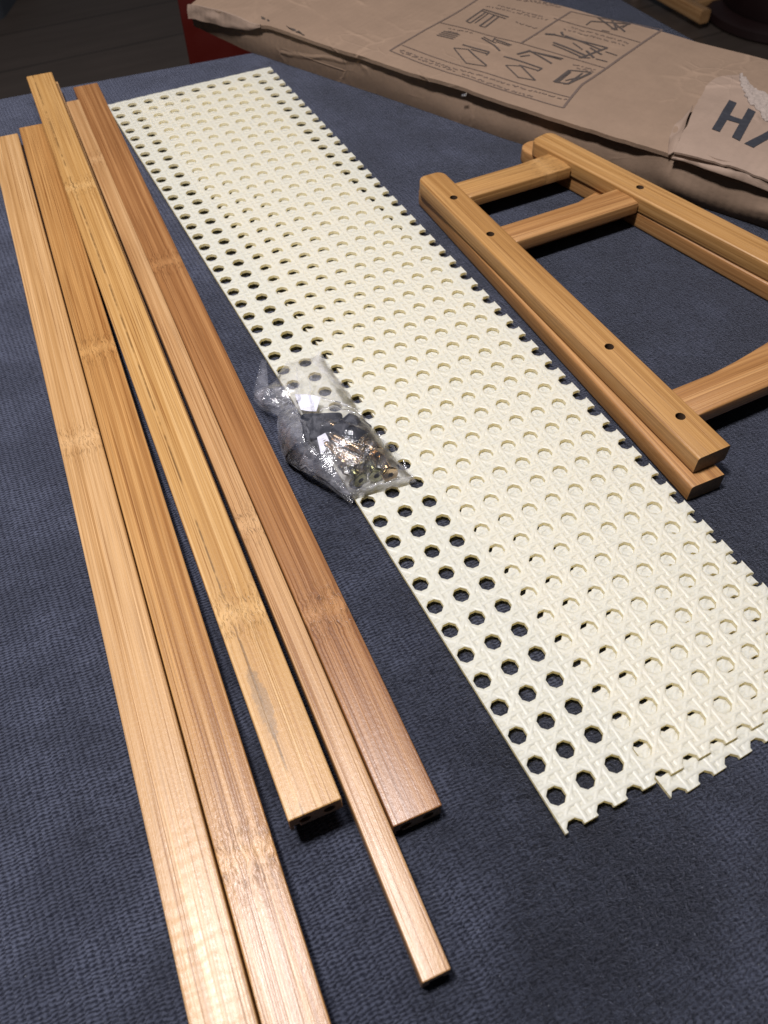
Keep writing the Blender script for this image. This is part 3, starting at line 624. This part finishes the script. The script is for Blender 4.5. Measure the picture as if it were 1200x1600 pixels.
# printed diagrams on the top panel (pa, pb measured on the panel)
V = []; F = []; V2 = []; F2 = []
def pl(pts, w=0.0011, faint=False): ribbon(pts, w * (1.1 if faint else 1.15), top_z, 0.0004, 0.005, V2 if faint else V, F2 if faint else F)
rnd = random.Random(4)
def textrow(p, q, h=0.0024):
    p = Vector(p); q = Vector(q); L = (q - p).length; u = (q - p) / L; a = 0.0
    while a < L:
        w = rnd.uniform(0.002, 0.007); e = min(a + w, L); pts = []; t = a
        while t < e: pts.append(tuple(p + u * t + Vector((-u.y, u.x)) * rnd.uniform(-h, h) * 0.5)); t += 0.0010
        if len(pts) > 1: pl(pts, 0.0009, True)
        a += w + rnd.uniform(0.0008, 0.0018)
for pts, w in ((((0.1869, 0.1439), (0.2179, 0.1408)), 1.6),
  (((0.1871, 0.1401), (0.2176, 0.1362)), 1.2),
  (((0.1881, 0.1419), (0.1901, 0.1106)), 1.4),
  (((0.1936, 0.1402), (0.1955, 0.1090)), 1.2),
  (((0.1901, 0.1106), (0.1955, 0.1090)), 1.2),
  (((0.2044, 0.1368), (0.2064, 0.1087)), 1.6),
  (((0.2096, 0.1360), (0.2119, 0.1099)), 1.4),
  (((0.2064, 0.1087), (0.2124, 0.1092)), 1.2),
  (((0.1970, 0.1399), (0.1992, 0.1116)), 1.0),
  (((0.2216, 0.0884), (0.2396, 0.0812), (0.2502, 0.0740)), 1.6),
  (((0.2219, 0.0912), (0.2389, 0.0856)), 1.0),
  (((0.2320, 0.0932), (0.2523, 0.0901)), 1.6),
  (((0.2367, 0.0890), (0.2519, 0.0874)), 1.2),
  (((0.2339, 0.0870), (0.2316, 0.0954)), 1.0),
  (((0.2134, 0.0554), (0.2386, 0.0375)), 1.0),
  (((0.2134, 0.0554), (0.2250, 0.0611)), 1.0),
  (((0.2386, 0.0375), (0.2570, 0.0413)), 1.0),
  (((0.2250, 0.0611), (0.2560, 0.0429)), 1.3),
  (((0.2157, 0.0658), (0.2436, 0.0670)), 1.6),
  (((0.2271, 0.0626), (0.2450, 0.0632)), 1.3),
  (((0.2436, 0.0670), (0.2447, 0.0605)), 1.2),
  (((0.2592, 0.0660), (0.2982, 0.0658)), 1.6),
  (((0.2696, 0.0524), (0.2899, 0.0398)), 1.0),
  (((0.2696, 0.0524), (0.2814, 0.0585)), 1.0),
  (((0.2899, 0.0398), (0.3046, 0.0436)), 1.0),
  (((0.2814, 0.0585), (0.3046, 0.0436)), 1.3),
  (((0.2791, 0.0591), (0.2973, 0.0607)), 1.3),
  (((0.2982, 0.0658), (0.2972, 0.0592)), 1.2),
  (((0.2668, 0.0761), (0.2724, 0.0897)), 2.4),
  (((0.2713, 0.0736), (0.2768, 0.0808)), 1.6),
  (((0.2704, 0.0897), (0.3002, 0.0786)), 1.8),
  (((0.2748, 0.0889), (0.3037, 0.0927)), 1.5),
  (((0.2810, 0.0885), (0.3033, 0.0900)), 1.2),
  (((0.2645, 0.1286), (0.2734, 0.1323)), 3.0),
  (((0.2738, 0.1316), (0.3251, 0.1339)), 1.8),
  (((0.2746, 0.1408), (0.2801, 0.1345)), 2.0),
  (((0.2815, 0.1355), (0.3231, 0.1268)), 1.8),
  (((0.2799, 0.1168), (0.3173, 0.1093)), 2.0),
  (((0.2819, 0.1123), (0.3160, 0.1047)), 1.6),
  (((0.3150, 0.1030), (0.3251, 0.1339)), 2.0),
  (((0.3126, 0.1180), (0.3246, 0.1098)), 2.0),
  (((0.3126, 0.1251), (0.3274, 0.1188)), 1.8),
  (((0.3133, 0.1028), (0.3219, 0.1079)), 1.8),
  (((0.3274, 0.1259), (0.3392, 0.1248)), 1.2),
  (((0.3269, 0.1090), (0.3377, 0.1097)), 1.2),
  (((0.2952, 0.1251), (0.3089, 0.1177)), 1.2),
  (((0.2856, 0.1773), (0.3194, 0.1904)), 1.8),
  (((0.2865, 0.1887), (0.3137, 0.1708)), 1.6),
  (((0.2895, 0.1908), (0.3183, 0.1907)), 1.2),
  (((0.3044, 0.1852), (0.3228, 0.1721)), 1.6),
  (((0.2989, 0.1920), (0.3151, 0.1718)), 1.4),
  (((0.2861, 0.1671), (0.2856, 0.1773)), 1.2),
  (((0.3037, 0.1638), (0.3113, 0.1641)), 1.2),
  (((0.3098, 0.1707), (0.3186, 0.1899)), 1.2),
  (((0.3175, 0.1864), (0.3168, 0.1782)), 1.0),
  (((0.3195, 0.0498), (0.3195, 0.0763)), 2.6),
  (((0.3224, 0.0497), (0.3219, 0.0735)), 1.2),
  (((0.3195, 0.0763), (0.3359, 0.0834)), 1.6),
  (((0.3272, 0.0509), (0.3308, 0.0526), (0.3364, 0.0825)), 2.2),
  (((0.3195, 0.0498), (0.3308, 0.0526)), 1.4),
  (((0.3259, 0.0565), (0.3330, 0.0702)), 1.2),
  (((0.3308, 0.0776), (0.3307, 0.0577)), 1.4)):
    pl(pts, w * 0.001)
pl([(0.1695, 0.0185), (0.2361, 0.0129)], 0.0010, True); pl([(0.1695, 0.0185), (0.1711, 0.1081)], 0.0016, True); pl([(0.1708, 0.1583), (0.1705, 0.1915)], 0.0016, True); pl([(0.172, 0.0335), (0.2245, 0.0299)], 0.0009, True); pl([(0.1715, 0.0940), (0.1805, 0.0943)], 0.0010, True)
for q in range(4): pl([(0.186, 0.068 + q * 0.0035), (0.203, 0.070 + q * 0.0035)], 0.0012)
for pts, w in ((((0.1711, 0.1081), (0.1708, 0.1583)), 1.6),
  (((0.2245, 0.0299), (0.3450, 0.0320)), 0.9),
  (((0.2361, 0.0129), (0.3481, 0.0139)), 1.0),
  (((0.3481, 0.0139), (0.3450, 0.0320), (0.3411, 0.0586), (0.3437, 0.1232), (0.3487, 0.1954)), 2.0),
  (((0.1805, 0.0943), (0.2572, 0.0985), (0.3438, 0.0980)), 1.0),
  (((0.2572, 0.0985), (0.2594, 0.1861)), 1.8),
  (((0.2538, 0.1631), (0.3442, 0.1596)), 1.0),
  (((0.2594, 0.1861), (0.3487, 0.1954)), 1.0)):
    pl(pts, w * 0.001, True)
for p, q in (((0.2299, 0.0221), (0.3441, 0.0272)), ((0.2476, 0.0165), (0.3177, 0.0167)), ((0.1859, 0.0865), (0.2106, 0.0909)), ((0.2288, 0.1350), (0.2541, 0.1342)), ((0.3160, 0.0875), (0.3375, 0.0890)), ((0.3218, 0.0838), (0.3374, 0.0858)), ((0.2766, 0.1552), (0.3367, 0.1519)), ((0.2729, 0.1474), (0.3358, 0.1463)), ((0.1861, 0.1518), (0.2515, 0.1562)), ((0.1947, 0.1589), (0.2453, 0.1599)), ((0.2030, 0.1807), (0.2474, 0.1889)), ((0.2092, 0.1850), (0.2436, 0.1919)), ((0.1895, 0.0812), (0.2017, 0.0821)), ((0.176, 0.0255), (0.2299, 0.0221)), ((0.178, 0.0220), (0.24, 0.0185))):
    textrow(p, q)
M_INK3 = plain('grey_print_ink', (0.060, 0.046, 0.040), 0.7, nscale=500, namt=0.35)
tag(link('printed_diagram', mesh('printed_diagram', V, F), M_INK3, box), kind='stuff'); tag(link('printed_border', mesh('printed_border', V2, F2), M_INK2, box), kind='stuff')
# staple and small tears on the front edge
V = []; F = []
for q in range(9):
    a = 0.262 + q * 0.0006; V += [(a, -0.0040 + 0.0004 * math.sin(q * 1.9), 0.0275 + 0.0003 * q), (a, -0.0046 + 0.0003 * math.cos(q * 2.3), 0.0260 + 0.0002 * q)]
F = [(2 * q, 2 * q + 1, 2 * q + 3, 2 * q + 2) for q in range(8)]
M_FOIL = plain('staple_steel', (0.80, 0.80, 0.84), 0.15, 0.9, nscale=500); link('metal_staple', mesh('metal_staple', V, F), M_FOIL, box)
for ta, tb, ln, wd in ((0.058, 0.0035, 0.026, 0.0030), (0.020, 0.010, 0.009, 0.0026), (0.0300, 0.0075, 0.006, 0.0018)):
    pts = [(ta, tb + wd * 0.5), (ta + ln * 0.3, tb - wd * 0.5), (ta + ln * 0.7, tb - wd * 0.9), (ta + ln, tb - wd), (ta + ln * 0.75, tb - wd * 0.2), (ta + ln * 0.4, tb + wd * 0.3)]
    V, F = poly_sheet(pts, lambda a, b: top_z(a, b) + 0.0006 + 0.0012 * noise.noise(Vector((a * 300, b * 300, 1))), 0.0018, 0.0008, 0.0004, 9)
    link('torn_scrap', mesh('torn_scrap', V, F), plain('dark_tear', (0.05, 0.038, 0.03), 0.9, nscale=700, namt=0.5), box)

# ------------------------------------------------------------------ bag of hardware
def base_z(x, y):
    if x > -0.006: return 0.0052
    return 0.0020
BAG = [(0.0255, -0.3890), (0.0040, -0.3860), (-0.0070, -0.3955), (-0.0125, -0.4000), (-0.0262, -0.4070), (-0.0255, -0.4190), (-0.0197, -0.4295), (-0.0270, -0.4480), (-0.0285, -0.4618), (-0.0245, -0.4750),
       (-0.0165, -0.4910), (-0.0086, -0.5068), (-0.0042, -0.5052), (0.0120, -0.5075), (0.0300, -0.5105), (0.0275, -0.4923), (0.0272, -0.4670), (0.0255, -0.4496), (0.0262, -0.4133)]
def edge_dist(p, poly):
    d = 1e9
    for i in range(len(poly)):
        a = Vector(poly[i]); b = Vector(poly[(i + 1) % len(poly)]); e = b - a; t = max(0, min(1, (p - a).dot(e) / e.dot(e))); d = min(d, (p - a - e * t).length)
    return d
def bag_top(x, y):
    p = Vector((x, y)); d = edge_dist(p, BAG)
    bulge = 0.0095 * math.exp(-((y + 0.470) / 0.030) ** 2) + 0.0050
    cr = abs(noise.noise(Vector((x * 75, y * 75, 3.0)))) * 0.0060 + abs(noise.noise(Vector((x * 170, y * 170, 8.0)))) * 0.0022
    lift = 0.006 * math.exp(-((x + 0.020) / 0.010) ** 2)
    return base_z(x, y) + (lift if x < -0.004 else 0.0) + 0.0012 + (bulge + cr) * (1 - math.exp(-d / 0.0065))
bag = empty('hardware_bag', (0.0, -0.45, 0.005)); tag(bag, 'small crumpled clear plastic bag of screws lying across the left edge of the cane sheet', 'plastic bag')
def shift(V): return [(x, y + 0.45, z - 0.005) for x, y, z in V]
V, F = poly_sheet(BAG, bag_top, 0.0036, 0, 0.0004, 11); link('upper_film', mesh('upper_film', shift(V), F), M_FILM, bag, True)
V, F = poly_sheet(BAG, lambda x, y: base_z(x, y) + 0.0004 + (0.006 * math.exp(-((x + 0.020) / 0.010) ** 2) if x < -0.004 else 0) + 0.0005 * abs(noise.noise(Vector((x * 120, y * 120, 1)))), 0.006, 0, 0.0004, 12); link('lower_film', mesh('lower_film', shift(V), F), M_FILM, bag)
def tri_fold(name, pts, h, mat, seed, st=0.004, amp=0.0028):
    V, F = poly_sheet(pts, lambda x, y: bag_top(x, y) + h + amp * abs(noise.noise(Vector((x * 110, y * 110, seed)))), st, 0, 0.0005, int(seed)); link(name, mesh(name, shift(V), F), mat, bag)
tri_fold('folded_corner', [(-0.0240, -0.4740), (-0.0050, -0.4690), (0.0000, -0.4720), (0.0020, -0.4830), (-0.0040, -0.5050), (-0.0100, -0.5040)], 0.0022, M_FLAP, 21)
tri_fold('folded_corner', [(-0.0262, -0.4070), (-0.0060, -0.4160), (-0.0030, -0.4250), (-0.0180, -0.4280), (-0.0255, -0.4190)], 0.0020, M_FLAP, 22)
tri_fold('film_crease', [(-0.0270, -0.4480), (-0.0130, -0.4300), (-0.0090, -0.4340), (-0.0180, -0.4690), (-0.0285, -0.4618)], 0.0024, M_FLAP, 23)
tri_fold('film_crease', [(0.0255, -0.3890), (0.0170, -0.3980), (0.0200, -0.4300), (0.0262, -0.4450), (0.0262, -0.4133)], 0.0010, M_FLAP, 24)
# a standing spike of film at the far left
V = [(-0.0262, -0.4065, 0.010), (-0.0150, -0.4035, 0.009), (-0.0100, -0.3905, 0.017), (-0.0128, -0.3895, 0.018)]; link('film_tip', mesh('film_tip', shift(V), [(0, 1, 2, 3)]), M_FLAP, bag)
# bright pressed creases of the film: narrow raised folds
def crease(pts, w=0.0007):
    V = []; F = []
    for i, (x, y) in enumerate(pts):
        d = (Vector(pts[min(i + 1, len(pts) - 1)]) - Vector(pts[max(i - 1, 0)])).normalized(); nn = Vector((-d.y, d.x)); z = bag_top(x, y) + 0.0006
        V += [(x + nn.x * w, y + nn.y * w, z), (x, y, z + 0.0015), (x - nn.x * w, y - nn.y * w, z)]
    for i in range(len(pts) - 1):
        for q in range(2): F.append((3 * i + q, 3 * i + q + 1, 3 * i + q + 4, 3 * i + q + 3))
    link('pinched_fold', mesh('pinched_fold', shift(V), F), M_FLAP, bag, True)
def curve(a, b, bend, n=10):
    a = Vector(a); b = Vector(b); nn = Vector((-(b - a).y, (b - a).x)); return [tuple(a.lerp(b, q / n) + nn * bend * math.sin(math.pi * q / n) + nn * 0.02 * math.sin(q * 2.1)) for q in range(n + 1)]
for a, b, be in (((0.004, -0.404), (-0.010, -0.433), 0.05), ((0.010, -0.412), (-0.002, -0.443), -0.04), ((0.006, -0.438), (0.025, -0.462), 0.10), ((0.000, -0.449), (0.020, -0.461), 0.16), ((-0.012, -0.440), (-0.016, -0.470), 0.08), ((0.003, -0.497), (0.016, -0.485), 0.05), ((-0.026, -0.408), (-0.008, -0.414), -0.05), ((0.026, -0.470), (0.029, -0.507), 0.03), ((-0.004, -0.504), (0.028, -0.509), 0.02), ((-0.024, -0.475), (-0.007, -0.505), 0.03)):
    crease(curve(a, b, be))
def screw(head, tail, mat, label, length=0.030, hr=0.0048):
    h = Vector(head); t = Vector(tail); d = (t - h).normalized()
    prof = [(0.0, hr * 0.62), (0.0, hr * 0.93), (0.0005, hr), (0.0012, hr), (0.0019, hr * 0.80), (0.0034, 0.0024)]
    z = 0.0050
    prof += [(z, 0.0022)]
    while z < length - 0.003:
        prof += [(z + 0.0004, 0.0029), (z + 0.0008, 0.0020)]; z += 0.0014
    prof += [(length, 0.0008), (length + 0.0004, 0.0)]
    n = 16; V = []; F = []
    for zz, r in prof:
        for q in range(n): V.append((r * math.cos(2 * math.pi * q / n), r * math.sin(2 * math.pi * q / n), zz))
    for i in range(len(prof) - 1):
        for q in range(n): F.append((i * n + q, i * n + (q + 1) % n, (i + 1) * n + (q + 1) % n, (i + 1) * n + q))
    root = empty('screw', h); root.rotation_mode = 'QUATERNION'; root.rotation_quaternion = d.to_track_quat('Z', 'Y')
    link('shank', mesh('shank', V, F), mat, root, True, 30)
    V = []; F = []; R = hr * 0.62                   # head face with its hexagonal socket
    for q in range(n): V.append((R * math.cos(2 * math.pi * q / n), R * math.sin(2 * math.pi * q / n), 0.0))
    hx = [(0.0019 * math.cos(math.pi / 3 * q), 0.0019 * math.sin(math.pi / 3 * q)) for q in range(6)]
    V += [(a, b, 0.0) for a, b in hx] + [(a, b, 0.0022) for a, b in hx]
    loops = [[Vector((v[0], v[1], 0)) for v in V[:n]], [Vector((a, b, 0)) for a, b in hx]]
    F += [tuple(f) for f in tessellate_polygon(loops)]
    for q in range(6): F.append((n + q, n + (q + 1) % 6, n + 6 + (q + 1) % 6, n + 6 + q))
    me = mesh('head', V, F); me.materials.append(mat); link('head', me, mat, root)
    me = mesh('socket', [(a * 0.99, b * 0.99, 0.0020) for a, b in hx], [tuple(range(6))]); link('socket', me, M_BLACK, root)  # black floor puts the shade of the recess into the colour
    tag(root, label, 'screw', 'screws inside the plastic bag')
screw((0.0178, -0.5025, 0.0098), (0.0195, -0.4850, 0.0082), M_COPPER, 'copper coloured screw head facing the camera, rightmost in the bag')
screw((0.0108, -0.4995, 0.0098), (0.0130, -0.4720, 0.0085), M_OLIVE, 'greenish screw head just left of the copper one in the bag')
screw((0.0165, -0.4885, 0.0135), (0.0150, -0.4600, 0.0105), M_STEEL, 'screw lying on top of the pile, behind the copper and greenish heads')
screw((0.0068, -0.4915, 0.0128), (-0.0080, -0.4560, 0.0100), M_STEEL, 'screw with long thread slanting left over the others in the bag', 0.034)
screw((0.0020, -0.4975, 0.0085), (-0.0030, -0.4650, 0.0080), M_OLIVE, 'leftmost screw head in the bag, beside the folded plastic corner')
screw((0.0150, -0.4780, 0.0125), (0.0020, -0.4490, 0.0115), M_STEEL, 'screw with diagonal thread pointing at the dark pads in the bag', 0.033)
screw((-0.0010, -0.4900, 0.0125), (-0.0060, -0.4600, 0.0110), M_COPPER, 'copper screw lying left of the pile, under the folded plastic corner')
screw((0.0110, -0.4860, 0.0150), (-0.0010, -0.4620, 0.0145), M_STEEL, 'topmost screw with bare thread crossing the dark pads in the bag', 0.026)
def pad(cx, cy, cz, w, h, rz, tilt, label):
    o = rounded_rect(-w, w, -h, h, 0.0022, 4); t = 0.0026
    vs, fs = prism([(inset_outline(o, 0.0004), 0), (o, 0.0004), (o, t - 0.0004), (inset_outline(o, 0.0004), t)], [circle(0, 0, 0.0021, 12)], 0.0016)
    ob = link('furniture_pad', mesh('furniture_pad', vs, fs), M_BLACK, None, True, 30); ob.location = (cx, cy, cz); ob.rotation_euler = (tilt, 0.12, rz)
    tag(ob, label, 'furniture pad', 'black pads inside the plastic bag')
pad(0.0118, -0.4650, 0.0135, 0.0100, 0.0082, 0.5, 0.2, 'black pad above the screws, right one of the two in the bag')
pad(-0.0010, -0.4540, 0.0115, 0.0120, 0.0095, -0.3, 0.1, 'black pad left of the screw threads, bigger of the two in the bag')
V, F = poly_sheet([(-0.0040, -0.4190), (0.0080, -0.4310), (0.0010, -0.4400), (-0.0060, -0.4330)], lambda x, y: 0.0115 + 0.0012 * math.sin(x * 300), 0.003, 0.0002); V2, F2 = poly_sheet([(-0.0010, -0.4480), (-0.0030, -0.4700), (-0.0105, -0.4720), (-0.0060, -0.4540)], lambda x, y: 0.0120 + 0.002 * math.sin(y * 200), 0.003, 0.0002)
ob = link('paper_slip', mesh('paper_slip', V, F), M_PAPER); tag(ob, 'white paper slip inside the plastic bag, next to the black pads', 'paper slip', 'paper slips in the bag')
ob = link('paper_slip', mesh('paper_slip', V2, F2), M_PAPER); tag(ob, 'narrow pale paper strip inside the plastic bag, by the folded corner', 'paper slip', 'paper slips in the bag')

# ------------------------------------------------------------------ dim things at the top right, on the floor
M_WOOD = bamboo('far_chair_wood', nodes=(), seed=80.0, axis='x', **PAL); M_MAR = plain('dark_maroon_glaze', (0.016, 0.006, 0.006), 0.5, nscale=8, namt=0.3)
M_DARK = plain('black_seat_cloth', (0.006, 0.006, 0.008), 0.9, nscale=50)
def stick(name, a, b, r, mat, parent):
    a = Vector(a); b = Vector(b); d = b - a; q = d.to_track_quat('X', 'Z'); L = d.length
    o = rounded_rect(-r, r, -r, r, r * 0.35, 3)
    vs = []; n = len(o)
    for s in (-L / 2, L / 2): vs += [(s, p, w) for p, w in o]
    fs = [(i, (i + 1) % n, n + (i + 1) % n, n + i) for i in range(n)] + [tuple(range(n)), tuple(range(n, 2 * n))]
    ob = link(name, mesh(name, vs, fs), mat, parent, True, 35); ob.location = (a + b) / 2; ob.rotation_mode = 'QUATERNION'; ob.rotation_quaternion = q; return ob
ch = empty('wooden_stool', (1.45, 0.85, -0.45)); tag(ch, 'blurred wooden stool frame on the floor beyond the box, top right', 'stool')
def loc(p): return (p[0] - 1.45, p[1] - 0.85, p[2] + 0.45)
stick('rail', loc((1.458, 0.97, -0.42)), loc((1.452, 0.728, -0.42)), 0.014, M_WOOD, ch)
stick('stretcher', loc((1.462, 0.888, -0.425)), loc((1.640, 0.862, -0.425)), 0.010, M_WOOD, ch); stick('stretcher', loc((1.460, 0.800, -0.425)), loc((1.560, 0.800, -0.425)), 0.010, M_WOOD, ch)
stick('leg', loc((1.458, 0.97, -0.45)), loc((1.50, 1.02, 0.0)), 0.014, M_WOOD, ch)
po = empty('plant_pot', (1.66, 0.70, -0.45)); tag(po, 'dark maroon round pot with a stepped foot, top right corner', 'pot')
def lathe(name, prof, mat, parent, n=48):
    V = []; F = []
    for r, z in prof:
        for q in range(n): V.append((r * math.cos(2 * math.pi * q / n), r * math.sin(2 * math.pi * q / n), z))
    for i in range(len(prof) - 1):
        for q in range(n): F.append((i * n + q, i * n + (q + 1) % n, (i + 1) * n + (q + 1) % n, (i + 1) * n + q))
    return link(name, mesh(name, V, F), mat, parent, True, 40)
lathe('foot', [(0.0, 0.0), (0.165, 0.0), (0.172, 0.006), (0.172, 0.022), (0.160, 0.030), (0.0, 0.030)], M_MAR, po)
lathe('body', [(0.0, 0.031), (0.135, 0.031), (0.140, 0.040), (0.150, 0.12), (0.165, 0.24), (0.172, 0.32), (0.165, 0.325), (0.0, 0.30)], M_MAR, po)
